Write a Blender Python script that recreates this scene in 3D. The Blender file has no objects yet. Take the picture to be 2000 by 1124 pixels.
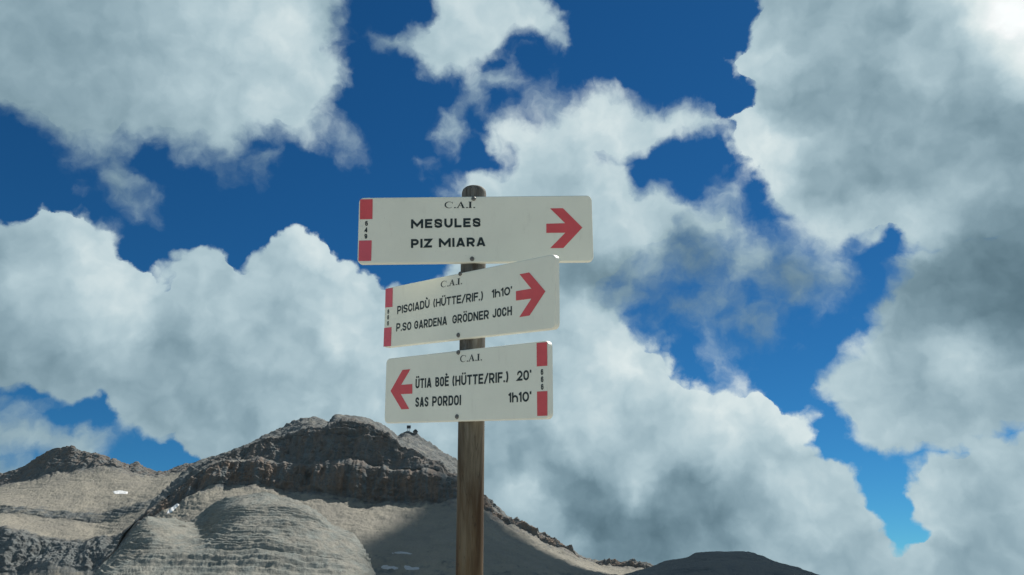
import bpy, math, random
import numpy as np
from mathutils import Vector

# ------------------------------------------------------------------ camera
scene = bpy.context.scene
F, W0, H0 = 1500.0, 2000.0, 1124.0            # focal length and frame in photo pixels
TH = math.radians(18.0)                       # the camera looks up by this much
CAM = np.array([0.0, 0.0, 1.6])
cam_data = bpy.data.cameras.new('camera')
cam_data.sensor_width = 36.0
cam_data.lens = 36.0 * F / W0
cam_data.clip_start = 0.05
cam_data.clip_end = 200000.0
cam = bpy.data.objects.new('camera', cam_data)
cam.location = CAM
cam.rotation_euler = (math.pi / 2 + TH, 0, 0)
scene.collection.objects.link(cam)
scene.camera = cam

# ------------------------------------------------------------------ exposure
EXPO = 0.35
vs = scene.view_settings
vs.view_transform = 'Standard'
vs.look = 'None'
vs.exposure = EXPO
vs.gamma = 1.0
vs.use_curve_mapping = False
scene.cycles.use_denoising = True
scene.cycles.use_adaptive_sampling = True
scene.cycles.adaptive_threshold = 0.015
scene.cycles.adaptive_min_samples = 6
scene.cycles.max_bounces = 6
scene.cycles.diffuse_bounces = 3

# ------------------------------------------------------------------ sun
SUN_AZ, SUN_EL = math.radians(40.0), math.radians(46.0)   # azimuth to the right of the view, height
SUN = np.array([math.sin(SUN_AZ) * math.cos(SUN_EL), math.cos(SUN_AZ) * math.cos(SUN_EL), math.sin(SUN_EL)])
sun_data = bpy.data.lights.new('sun', 'SUN')
sun_data.energy = 5.0
sun_data.angle = math.radians(0.55)
sun_data.color = (1.0, 0.94, 0.85)
sun_ob = bpy.data.objects.new('sun', sun_data)
sun_ob.rotation_euler = Vector(SUN).to_track_quat('Z', 'Y').to_euler()
scene.collection.objects.link(sun_ob)


# photo pixel -> direction / point at a given distance along +Y
def ray(x, y):
    u = (np.asarray(x, float) - W0 / 2) / F
    v = -(np.asarray(y, float) - H0 / 2) / F
    return np.stack([u, math.cos(TH) - v * math.sin(TH), math.sin(TH) + v * math.cos(TH)], -1)


def at(x, y, D):
    r = ray(x, y)
    return CAM + r * (np.asarray(D, float) / r[..., 1])[..., None]


def to_pixel(d):
    z = d[..., 1] * math.cos(TH) + d[..., 2] * math.sin(TH)
    v = -d[..., 1] * math.sin(TH) + d[..., 2] * math.cos(TH)
    z = np.maximum(z, 0.05)
    return W0 / 2 + F * d[..., 0] / z, H0 / 2 - F * v / z


# ------------------------------------------------------------------ node helpers
class Nodes:
    def __init__(self, tree):
        self.t = tree
        tree.nodes.clear()

    def new(self, kind, **kw):
        n = self.t.nodes.new(kind)
        for k, v in kw.items():
            setattr(n, k, v)
        return n

    def put(self, sock, v):
        if hasattr(v, 'is_output'):
            self.t.links.new(v, sock)
        elif v is not None:
            sock.default_value = v

    def math(self, op, a, b=None, c=None, clamp=False):
        n = self.new('ShaderNodeMath', operation=op, use_clamp=clamp)
        for i, v in enumerate((a, b, c)):
            self.put(n.inputs[i], v)
        return n.outputs[0]

    def vec(self, op, a, b=None, c=None, scale=None):
        n = self.new('ShaderNodeVectorMath', operation=op)
        for i, v in enumerate((a, b, c)):
            self.put(n.inputs[i], v)
        if scale is not None:
            self.put(n.inputs['Scale'], scale)
        return n.outputs['Value'] if op in ('DOT_PRODUCT', 'LENGTH') else n.outputs[0]

    def noise(self, vec, scale, detail=4.0, rough=0.55, dist=0.0, lac=2.0):
        n = self.new('ShaderNodeTexNoise')
        self.put(n.inputs['Vector'], vec)
        n.inputs['Scale'].default_value = scale
        n.inputs['Detail'].default_value = detail
        n.inputs['Roughness'].default_value = rough
        n.inputs['Lacunarity'].default_value = lac
        n.inputs['Distortion'].default_value = dist
        return n

    def maprange(self, v, a, b, c=0.0, d=1.0, smooth=False):
        n = self.new('ShaderNodeMapRange', interpolation_type='SMOOTHSTEP' if smooth else 'LINEAR')
        for i, x in enumerate((v, a, b, c, d)):
            self.put(n.inputs[i], x)
        return n.outputs[0]

    def mix(self, f, a, b, blend='MIX'):
        n = self.new('ShaderNodeMix', data_type='RGBA', blend_type=blend)
        self.put(n.inputs[0], f)
        self.put(n.inputs[6], a)
        self.put(n.inputs[7], b)
        return n.outputs[2]

    def ramp(self, f, stops, interp='LINEAR'):
        n = self.new('ShaderNodeValToRGB')
        cr = n.color_ramp
        cr.interpolation = interp
        while len(cr.elements) < len(stops):
            cr.elements.new(1.0)
        for e, (p, c) in zip(cr.elements, sorted(stops, key=lambda s: s[0])):
            e.position = p
        for e, (p, c) in zip(cr.elements, sorted(stops, key=lambda s: s[0])):
            e.position = p
            e.color = c
        self.put(n.inputs[0], f)
        return n.outputs[0]


def rgb(r, g, b):
    return (r, g, b, 1.0)


# ------------------------------------------------------------------ sky: blue air and banks of cumulus
# outlines of the cloud banks seen in the photograph: (points, core coverage, edge width in px, softness)
CLOUDS = [
    # big bank, upper left
    ([(705, -90), (668, 0), (660, 40), (643, 75), (660, 110), (674, 140), (668, 165), (640, 195), (630, 230), (615, 275),
      (590, 290), (550, 270), (500, 262), (470, 285), (450, 305), (430, 285), (400, 282), (360, 300), (330, 280), (290, 268),
      (250, 265), (215, 278), (180, 292), (130, 280), (90, 262), (60, 250), (30, 215), (-120, 190), (-120, -90)], 1.0, 58, .20),
    ([(190, 280), (235, 300), (255, 380), (285, 420), (250, 425), (215, 390), (195, 340)], .60, 40, .34),
    ([(140, 300), (165, 310), (175, 355), (150, 350)], .50, 40, .4),
    ([(275, 350), (300, 350), (305, 410), (280, 410)], .55, 30, .35),
    ([(380, 285), (440, 320), (470, 350), (450, 360), (400, 330)], .5, 40, .4),
    ([(495, 325), (540, 320), (535, 350), (500, 350)], .52, 26, .35),
    ([(620, 240), (670, 240), (700, 280), (670, 290), (640, 270)], .50, 40, .4),
    ([(655, 300), (700, 295), (705, 325), (670, 325)], .50, 30, .4),
    # ragged cloud, top middle
    ([(862, -90), (845, 20), (800, 55), (797, 80), (815, 110), (825, 140), (870, 150), (920, 140), (960, 105), (980, 85),
      (1010, 75), (1050, 80), (1085, 92), (1108, 88), (1098, 60), (1075, 20), (1060, -90)], 1.0, 42, .20),
    ([(705, 70), (800, 60), (805, 90), (740, 92)], .56, 26, .34),
    ([(935, 150), (1000, 152), (1010, 165), (960, 178), (925, 200), (905, 230), (905, 280), (880, 312), (858, 285), (852, 250),
      (865, 225), (895, 215), (915, 180)], .66, 30, .28),
    ([(985, 115), (1012, 145), (1008, 165), (990, 150)], .56, 24, .34),
    ([(825, 315), (848, 320), (845, 365), (828, 360)], .52, 24, .36),
    ([(850, 385), (880, 352), (905, 350), (900, 395)], .6, 26, .32),
    ([(1020, 165), (1085, 160), (1085, 220), (1030, 215)], .44, 40, .42),
    # bright middle cloud behind the top sign
    ([(935, 270), (955, 255), (985, 200), (1005, 210), (1005, 240), (1060, 238), (1100, 212), (1150, 180), (1190, 148),
      (1212, 172), (1235, 200), (1290, 210), (1330, 208), (1370, 203), (1408, 228), (1400, 252), (1345, 255), (1312, 265),
      (1292, 300), (1258, 302), (1222, 312), (1238, 335), (1245, 372), (1285, 368), (1325, 380), (1347, 402), (1338, 438),
      (1372, 405), (1432, 408), (1445, 440), (1425, 470), (1350, 482), (1260, 500), (1200, 545), (1120, 620), (900, 600),
      (790, 570), (850, 548), (876, 520), (884, 470), (888, 385), (905, 352), (940, 342), (985, 335), (962, 305)], 1.0, 38, .24),
    ([(1390, 360), (1450, 350), (1470, 400), (1430, 420), (1400, 400)], .5, 36, .38),
    # thin grey sheet right of the signs
    ([(1130, 480), (1330, 465), (1430, 440), (1500, 470), (1600, 490), (1652, 515), (1665, 570), (1600, 600), (1545, 592),
      (1480, 560), (1420, 556), (1345, 575), (1410, 598), (1500, 625), (1518, 655), (1420, 642), (1330, 622), (1250, 605),
      (1200, 600), (1130, 600)], .60, 60, .34),
    # big grey bank, upper right
    ([(1490, -90), (1466, 10), (1456, 60), (1464, 82), (1438, 94), (1418, 130), (1440, 158), (1484, 180), (1498, 192),
      (1464, 198), (1430, 200), (1404, 235), (1430, 270), (1435, 310), (1452, 333), (1492, 343), (1500, 388), (1520, 412),
      (1560, 425), (1600, 450), (1660, 466), (1740, 464), (1800, 463), (1822, 470), (2450, 470), (2450, -120)], 1.0, 30, .13),
    ([(1545, 405), (1600, 415), (1640, 460), (1660, 500), (1630, 500), (1590, 480), (1550, 440)], .62, 36, .30),
    # dark bank on the right and its bright foot
    ([(1825, 462), (1785, 490), (1750, 510), (1752, 555), (1715, 600), (1710, 635), (1690, 665), (1655, 700), (1615, 712),
      (1590, 735), (1593, 765), (1625, 775), (1640, 830), (1700, 880), (1800, 890), (1900, 870), (1945, 842), (2450, 830),
      (2450, 440)], 1.0, 36, .20),
    ([(1646, 672), (1664, 672), (1668, 692), (1650, 696)], .78, 18, .2),
    # lower right cumulus
    ([(1760, 930), (1850, 890), (1925, 868), (1950, 850), (1990, 848), (2450, 860), (2450, 1250), (1700, 1250), (1740, 1080),
      (1768, 1062), (1800, 1046), (1770, 1000)], 1.0, 26, .14),
    # great cumulus, lower middle
    ([(1080, 545), (1160, 568), (1215, 610), (1240, 660), (1262, 670), (1300, 662), (1322, 690), (1312, 720), (1330, 752),
      (1360, 754), (1420, 764), (1450, 740), (1484, 748), (1518, 770), (1560, 798), (1594, 830), (1600, 857), (1582, 872),
      (1590, 890), (1640, 905), (1690, 960), (1720, 1030), (1745, 1075), (1750, 1250), (700, 1250), (700, 560)], 1.0, 26, .13),
    ([(1375, 705), (1400, 702), (1425, 720), (1455, 742), (1425, 745), (1390, 725)], .60, 24, .34),
    # left cumulus bank
    ([(-120, 455), (10, 430), (48, 412), (70, 390), (102, 394), (140, 428), (168, 416), (198, 430), (220, 470), (250, 512),
      (290, 518), (308, 548), (312, 572), (326, 560), (328, 505), (342, 470), (390, 482), (430, 474), (450, 488), (468, 520),
      (500, 524), (500, 490), (540, 466), (558, 445), (600, 440), (622, 460), (650, 472), (680, 500), (720, 520), (760, 545),
      (900, 580), (900, 1000), (390, 940), (372, 908), (350, 882), (322, 858), (280, 845), (232, 826), (200, 796), (130, 792),
      (100, 774), (40, 762), (-120, 762)], 1.0, 26, .13),
    # thin streaks over the left mountain
    ([(-120, 796), (90, 800), (150, 832), (225, 842), (262, 852), (215, 866), (190, 915), (60, 895), (-120, 856)], .74, 34, .30),
    ([(-120, 874), (30, 888), (75, 915), (40, 950), (-120, 960)], .78, 26, .30),
]
# gaps of blue inside the banks: (x, y, rx, ry, strength)
GAPS = [(10, 784, 60, 11, .5), (95, 797, 50, 11, .55), (165, 818, 45, 13, .6), (235, 838, 45, 13, .55), (305, 875, 38, 22, .55), (10, 868, 60, 12, .5), (80, 888, 40, 10, .4), (205, 788, 22, 16, .5), (1640, 430, 16, 22, .6), (1000, 300, 14, 30, .5), (1170, 322, 28, 24, .5), (1140, 360, 20, 14, .3), (1330, 300, 30, 24, .4), (1190, 215, 26, 10, .25), (1120, 235, 30, 10, .25),
        (940, 300, 16, 30, .5), (1285, 335, 34, 30, .6), (985, 140, 20, 12, .6), (1310, 560, 40, 26, .35),
        (1275, 600, 40, 14, .25), (1600, 400, 30, 10, .25), (80, 690, 10, 10, 0)]
# how bright the cloud is there (grey value in the photograph)
BRIGHT = [
    (20, 50, 140), (20, 180, 138), (120, 60, 150), (120, 200, 150), (250, 100, 163), (250, 220, 160), (380, 60, 183), (380, 180, 180),
    (480, 40, 200), (480, 200, 188), (560, 60, 216), (560, 110, 213), (610, 110, 205), (640, 130, 198), (540, 135, 182), (600, 220, 187),
    (500, 200, 198), (430, 250, 178), (300, 270, 150), (200, 260, 148), (230, 350, 142), (640, 40, 172), (510, 335, 150), (440, 300, 165),
    (950, 30, 208), (1030, 50, 210), (870, 90, 195), (850, 130, 180), (920, 110, 198), (1090, 80, 190), (760, 78, 150), (880, 260, 188),
    (930, 190, 180), (1180, 180, 215), (1200, 240, 216), (1010, 260, 212), (1060, 300, 190), (1300, 215, 205), (1370, 230, 200),
    (960, 340, 200), (1080, 360, 178), (1200, 350, 205), (1250, 440, 210), (1180, 450, 192), (1400, 430, 190), (1300, 380, 195),
    (1120, 530, 132), (1200, 560, 118), (1000, 420, 180), (1350, 500, 116), (1550, 530, 112), (1480, 640, 132), (1300, 600, 122),
    (1520, 30, 165), (1480, 110, 190), (1458, 130, 205), (1520, 200, 152), (1590, 30, 150), (1600, 200, 145), (1632, 62, 172),
    (1750, 50, 155), (1758, 90, 192), (1700, 250, 150), (1700, 170, 148), (1850, 20, 195), (1900, 20, 240), (1960, 30, 262),
    (1960, 100, 218), (1995, 60, 258), (2060, 20, 262), (1840, 110, 180), (1890, 130, 168), (1900, 190, 146), (1970, 250, 136),
    (1850, 300, 148), (1470, 235, 228), (1490, 262, 233), (1510, 310, 222), (1535, 345, 200), (1590, 360, 162), (1650, 360, 150),
    (1750, 330, 146), (1870, 370, 165), (1560, 430, 195), (1600, 470, 200), (1720, 420, 190), (1790, 440, 196), (1900, 385, 160),
    (1900, 480, 122), (1980, 450, 126), (1850, 560, 118), (1950, 600, 107), (1980, 650, 112), (1800, 600, 132), (1750, 640, 140),
    (1950, 540, 112), (1640, 715, 198), (1620, 745, 190), (1780, 685, 158), (1850, 700, 196), (1900, 725, 190), (1980, 720, 162),
    (1660, 680, 208), (1750, 800, 182), (1850, 800, 165), (1950, 800, 158), (1950, 900, 192), (1990, 950, 172), (1900, 950, 160),
    (1840, 1050, 202), (1790, 1080, 196), (1950, 1080, 150), (1990, 1110, 170), (1860, 1110, 160), (1830, 930, 190),
    (1150, 600, 195), (1100, 640, 182), (1200, 680, 215), (1215, 705, 224), (1270, 690, 210), (1300, 740, 215), (1330, 790, 220),
    (1400, 800, 216), (1450, 780, 234), (1520, 800, 230), (1570, 842, 226), (1450, 845, 205), (1400, 850, 215), (1500, 870, 185),
    (1560, 900, 178), (1350, 870, 195), (1250, 820, 182), (1150, 780, 200), (1180, 830, 202), (1100, 800, 195), (1130, 870, 186),
    (1050, 850, 166), (990, 895, 132), (1030, 955, 200), (1060, 985, 178), (1110, 960, 135), (1130, 1000, 116), (1080, 1030, 158),
    (1170, 1030, 108), (1240, 950, 202), (1225, 975, 188), (1290, 1000, 128), (1350, 950, 135), (1310, 1050, 118), (1220, 1065, 135),
    (1110, 1065, 148), (1450, 950, 150), (1530, 930, 206), (1560, 960, 200), (1400, 1030, 124), (1580, 1020, 186), (1500, 1040, 166),
    (1650, 1000, 186), (1600, 1090, 170), (1680, 1100, 160), (1370, 1065, 150), (1200, 1000, 122), (1255, 1015, 124), (1180, 965, 145), (1150, 965, 132), (1090, 930, 140),
    (70, 420, 197), (100, 450, 202), (170, 448, 198), (30, 460, 162), (10, 500, 140), (80, 490, 166), (205, 490, 217), (235, 525, 206),
    (120, 520, 202), (180, 560, 217), (250, 600, 217), (30, 530, 180), (100, 600, 186), (200, 620, 190), (285, 570, 200), (250, 650, 195),
    (150, 660, 176), (50, 650, 140), (30, 700, 124), (120, 720, 130), (220, 700, 166), (200, 740, 140), (340, 640, 140), (330, 680, 130),
    (370, 500, 178), (400, 560, 180), (440, 490, 188), (450, 570, 190), (440, 620, 196), (480, 600, 186), (530, 490, 182), (590, 460, 220),
    (600, 490, 205), (650, 480, 224), (560, 540, 178), (640, 560, 190), (680, 540, 206), (540, 620, 160), (420, 700, 150), (500, 700, 160),
    (600, 680, 176), (660, 670, 216), (690, 660, 210), (690, 740, 190), (600, 760, 166), (400, 780, 146), (300, 760, 136), (350, 830, 150),
    (450, 830, 160), (520, 800, 170), (600, 790, 180), (700, 780, 190), (740, 640, 186), (60, 750, 130), (150, 770, 140),
    (60, 840, 152), (150, 860, 156), (250, 855, 166), (30, 910, 156), (850, 840, 182), (960, 860, 166), (870, 780, 182),
]


def poly_sd(poly, X, Y):
    """signed distance to a polygon, positive inside"""
    P = np.array(poly, float)
    Q = np.roll(P, -1, 0)
    best = np.full(X.shape, 1e18)
    inside = np.zeros(X.shape, bool)
    for (ax, ay), (bx, by) in zip(P, Q):
        ex, ey = bx - ax, by - ay
        t = np.clip(((X - ax) * ex + (Y - ay) * ey) / (ex * ex + ey * ey + 1e-9), 0, 1)
        best = np.minimum(best, (X - ax - t * ex) ** 2 + (Y - ay - t * ey) ** 2)
        c = ((ay > Y) != (by > Y)) & (X < ex * (Y - ay) / (ey + 1e-12) + ax)
        inside ^= c
    d = np.sqrt(best)
    return np.where(inside, d, -d)


AZ_H, EL0, EL1, NROW, NST = 46.0, -6.0, 44.0, 42, 32


def sky_grid():
    el = np.radians(np.linspace(EL0, EL1, NROW))
    az = np.radians(np.concatenate([np.linspace(-AZ_H, 0, NST), np.linspace(0, AZ_H, NST)]))
    A, E = np.meshgrid(az, el)
    d = np.stack([np.sin(A) * np.cos(E), np.cos(A) * np.cos(E), np.sin(E)], -1)
    X, Y = to_pixel(d)
    cov = np.zeros(X.shape)
    soft = np.zeros(X.shape)
    wsum = np.full(X.shape, 1e-6)
    for pts, core, width, sf in CLOUDS:
        sd = poly_sd(pts, X, Y)
        c = core * np.clip(.5 + sd / (2.0 * width), 0, 1)
        c = np.where(core < 0.95, core * np.clip(.72 + sd / (1.6 * width), 0, 1), c)
        w = np.clip(1 + sd / (2.5 * width), 0, 1) ** 2 * (.3 + c)
        soft += sf * w
        wsum += w
        cov = np.maximum(cov, c)
    for x, y, rx, ry, s in GAPS:
        cov -= s * np.exp(-((X - x) / rx) ** 2 - ((Y - y) / ry) ** 2)
    cov = np.clip(cov, 0, 1)
    soft = np.where(wsum > .01, soft / wsum, .3)
    num = np.zeros(X.shape)
    den = np.zeros(X.shape)
    for x, y, b in BRIGHT:
        if x < 800 and 590 < y < 800 and b < 165:
            b += 12
        if 1080 < x < 1420 and y > 940 and b < 140:
            b -= 13
        if x > 1780 and 440 < y < 680:
            b -= 11
        r2 = (X - x) ** 2 + (Y - y) ** 2
        w = 1.0 / (r2 + 16.0 ** 2) ** 2.0
        num += w * b
        den += w
    bri = (num / den * .86 + 36) / 255.0
    return cov, bri, soft


def build_world():
    world = bpy.data.worlds.new('World')
    scene.world = world
    world.use_nodes = True
    N = Nodes(world.node_tree)
    d0 = N.new('ShaderNodeTexCoord').outputs['Generated']
    # curl the sky coordinates a little so that the cloud edges fray
    w1 = N.vec('SUBTRACT', N.noise(d0, 9.0, 3.0, .5).outputs['Color'], (.5, .5, .5))
    w2 = N.vec('SUBTRACT', N.noise(d0, 30.0, 5.0, .54).outputs['Color'], (.5, .5, .5))
    d1 = N.vec('ADD', d0, N.vec('SCALE', w1, scale=.030))
    d1 = N.vec('NORMALIZE', N.vec('ADD', d1, N.vec('SCALE', w2, scale=.036)))
    sep = N.new('ShaderNodeSeparateXYZ')
    N.put(sep.inputs[0], d1)
    az = N.math('ARCTAN2', sep.outputs[0], sep.outputs[1])
    el = N.math('ARCSINE', sep.outputs[2])
    k = 180 / math.pi / AZ_H
    fl = N.math('MULTIPLY_ADD', az, k, 1.0, clamp=True)        # 0..1 over the left half
    fr = N.math('MULTIPLY', az, k, clamp=True)                 # 0..1 over the right half
    right = N.math('GREATER_THAN', az, 0.0)
    dl = (EL1 - EL0) / (NROW - 1)
    t = N.math('MULTIPLY_ADD', el, 180 / math.pi / dl, -EL0 / dl)
    cov, bri, soft = sky_grid()
    # one small node group for each band of height; each band waits for the one below it
    acc = (0, 0, 0)
    for r in range(NROW):
        g = bpy.data.node_groups.new('sky_band', 'ShaderNodeTree')
        for nm, ty in (('fl', 'NodeSocketFloat'), ('fr', 'NodeSocketFloat'), ('right', 'NodeSocketFloat'), ('t', 'NodeSocketFloat'), ('acc', 'NodeSocketVector')):
            g.interface.new_socket(nm, in_out='INPUT', socket_type=ty)
        g.interface.new_socket('acc', in_out='OUTPUT', socket_type='NodeSocketVector')
        G = Nodes(g)
        gi, go = G.new('NodeGroupInput'), G.new('NodeGroupOutput')
        half = []
        sx = G.new('ShaderNodeSeparateXYZ')
        for h in (0, 1):
            st = [(i / (NST - 1), (cov[r, h * NST + i], bri[r, h * NST + i], soft[r, h * NST + i], 1.0)) for i in range(NST)]
            half.append(G.ramp(None, st))
        G.put(sx.inputs[0], gi.outputs['acc'])
        for h in (0, 1):
            G.put(half[h].node.inputs[0], G.math('MULTIPLY_ADD', sx.outputs[0], 1e-9, gi.outputs[h]))
        tt = G.math('MULTIPLY_ADD', sx.outputs[0], 1e-9, gi.outputs['t'])
        w = G.math('SUBTRACT', 1.0, G.math('ABSOLUTE', G.math('SUBTRACT', tt, float(r))), clamp=True)
        c = G.mix(gi.outputs['right'], half[0], half[1])
        G.put(go.inputs[0], G.vec('MULTIPLY_ADD', c, w, gi.outputs['acc']))
        n = N.new('ShaderNodeGroup')
        n.node_tree = g
        for i, v in enumerate((fl, fr, right, t, acc)):
            N.put(n.inputs[i], v)
        acc = n.outputs[0]
    sp = N.new('ShaderNodeSeparateXYZ')
    N.put(sp.inputs[0], acc)
    # beyond the part of the sky in view the same kind of broken cumulus goes on
    gen = N.noise(d0, 2.6, 3.0, .5)
    gcov = N.maprange(gen.outputs[0], .40, .58)
    gbri = N.maprange(N.noise(d0, 5.0, 3.0, .5).outputs[0], .3, .7, .56, .88)
    a_abs = N.math('ABSOLUTE', az)
    rag = N.math('MULTIPLY_ADD', gen.outputs[0], .26, -.13)
    out = N.math('MAXIMUM', N.maprange(N.math('ADD', a_abs, rag), math.radians(39.5), math.radians(45.5), smooth=True),
                 N.maprange(N.math('ADD', el, rag), math.radians(39.5), math.radians(43.5), smooth=True))
    mixf = lambda a, b: N.math('MULTIPLY_ADD', N.math('SUBTRACT', b, a), out, a)
    cv = mixf(sp.outputs[0], gcov)
    br = mixf(sp.outputs[1], gbri)
    sf = mixf(sp.outputs[2], .2)
    # fine billows and frayed rims
    f1 = N.noise(d1, 24.0, 9.0, .56).outputs[0]
    vo = N.new('ShaderNodeTexVoronoi', feature='F1')
    N.put(vo.inputs['Vector'], N.vec('ADD', d0, N.vec('SCALE', w2, scale=.022)))
    for nm, v in (('Scale', 26.0), ('Detail', 1.0), ('Roughness', .5), ('Lacunarity', 2.4)):
        vo.inputs[nm].default_value = v
    puff = N.math('SUBTRACT', .535, vo.outputs['Distance'])
    firm = N.maprange(sf, .11, .24, 1.0, .12)
    puff = N.math('MULTIPLY', puff, firm)
    x = N.math('MULTIPLY_ADD', N.math('SUBTRACT', f1, .5), N.math('MULTIPLY_ADD', sf, 1.7, .28), cv)
    x = N.math('MULTIPLY_ADD', puff, .60, x)
    x = N.math('MULTIPLY_ADD', N.maprange(cv, .74, 1.0), 1.3, x)
    lo = N.math('SUBTRACT', .5, sf)
    hi = N.math('ADD', .5, sf)
    alpha = N.maprange(x, lo, hi, smooth=True)
    # light falls on the billows from the sun's side
    ds = N.vec('ADD', d1, tuple(SUN * .020))
    b0 = N.noise(d1, 12.0, 4.0, .5).outputs[0]
    b1 = N.noise(ds, 12.0, 4.0, .5).outputs[0]
    rel = N.math('SUBTRACT', b0, b1)
    br = N.math('MULTIPLY_ADD', rel, .26, br)
    br = N.math('MULTIPLY_ADD', N.math('SUBTRACT', f1, .5), .06, br)
    br = N.math('MULTIPLY_ADD', puff, .06, br)
    br = N.math('MAXIMUM', br, .2)
    lum = N.math('MULTIPLY', N.math('POWER', br, 2.2), 2.0 ** -EXPO)
    tint = N.ramp(br, [(.44, rgb(.58, 1, 1.25)), (.62, rgb(.68, 1, 1.17)), (.78, rgb(.77, 1, 1.09)), (.90, rgb(.88, 1, 1.01)), (.97, rgb(.96, 1, 1))])
    cloud = N.vec('SCALE', tint, scale=lum)
    # the air itself
    sky = N.new('ShaderNodeTexSky', sky_type='NISHITA')
    sky.sun_disc = False
    lift = N.vec('MULTIPLY_ADD', d0, (1, 1, .93), (0, 0, .062))
    N.put(sky.inputs[0], N.vec('NORMALIZE', lift))
    sky.sun_elevation = SUN_EL
    sky.sun_rotation = SUN_AZ
    sky.altitude = 3000
    sky.air_density = 1.0
    sky.dust_density = 0.2
    sky.ozone_density = 2.5
    hs = N.new('ShaderNodeHueSaturation')
    hs.inputs['Saturation'].default_value = 1.22
    N.put(hs.inputs['Color'], sky.outputs[0])
    STR = 0.10
    blue = N.vec('MULTIPLY', hs.outputs[0], (.185, .45, .525))
    colr = N.mix(alpha, blue, N.vec('SCALE', cloud, scale=1.0 / STR))
    bg = N.new('ShaderNodeBackground')
    N.put(bg.inputs[0], colr)
    bg.inputs[1].default_value = STR
    o = N.new('ShaderNodeOutputWorld')
    N.put(o.inputs[0], bg.outputs[0])


build_world()


# ------------------------------------------------------------------ mesh helpers
def link(o, parent=None):
    scene.collection.objects.link(o)
    if parent is not None:
        o.parent = parent
    return o


def mesh_obj(name, verts, faces, mat, parent=None, smooth=False):
    me = bpy.data.meshes.new(name)
    me.from_pydata([tuple(v) for v in verts], [], faces)
    me.update()
    if smooth:
        me.polygons.foreach_set('use_smooth', [True] * len(me.polygons))
    me.materials.append(mat)
    return link(bpy.data.objects.new(name, me), parent)


def grid_obj(name, P, mat, attrs=None, smooth=True, mask=None):
    """P: rows x columns x 3"""
    nr, nc = P.shape[:2]
    idx = np.arange(nr * nc).reshape(nr, nc)
    q = np.stack([idx[:-1, :-1], idx[:-1, 1:], idx[1:, 1:], idx[1:, :-1]], -1)
    q = q[mask] if mask is not None else q.reshape(-1, 4)
    q = q.reshape(-1, 4)
    me = bpy.data.meshes.new(name)
    me.vertices.add(nr * nc)
    me.vertices.foreach_set('co', P.reshape(-1).astype(np.float32))
    me.loops.add(q.size)
    me.loops.foreach_set('vertex_index', q.reshape(-1).astype(np.int32))
    me.polygons.add(len(q))
    me.polygons.foreach_set('loop_start', np.arange(0, q.size, 4, dtype=np.int32))
    me.polygons.foreach_set('use_smooth', np.full(len(q), smooth))
    for k, v in (attrs or {}).items():
        a = me.attributes.new(k, 'FLOAT', 'POINT')
        a.data.foreach_set('value', v.reshape(-1).astype(np.float32))
    me.update()
    me.validate()
    me.materials.append(mat)
    return link(bpy.data.objects.new(name, me))


_rng = np.random.RandomState(7)
_perm = np.tile(_rng.permutation(256), 3)
_g = _rng.normal(size=(256, 3))
_g /= np.linalg.norm(_g, axis=1)[:, None]


def perlin(p):
    i = np.floor(p).astype(np.int64)
    f = p - i
    i &= 255
    w = f * f * f * (f * (f * 6 - 15) + 10)
    r = 0
    for dx in (0, 1):
        for dy in (0, 1):
            for dz in (0, 1):
                h = _perm[_perm[_perm[i[..., 0] + dx] + i[..., 1] + dy] + i[..., 2] + dz]
                g = _g[h]
                v = (g * (f - np.array([dx, dy, dz]))).sum(-1)
                r = r + v * (w[..., 0] if dx else 1 - w[..., 0]) * (w[..., 1] if dy else 1 - w[..., 1]) * (w[..., 2] if dz else 1 - w[..., 2])
    return r


def fbm(p, octaves=5, gain=.5, ridged=False):
    a, s, tot = 1.0, 0.0, 0.0
    p = np.asarray(p, float)
    for o in range(octaves):
        n = perlin(p + 17.3 * o)
        if ridged:
            n = .5 - 2 * np.abs(n)
        s = s + a * n
        tot += a
        a *= gain
        p = p * 2.03
    return s / tot


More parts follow.
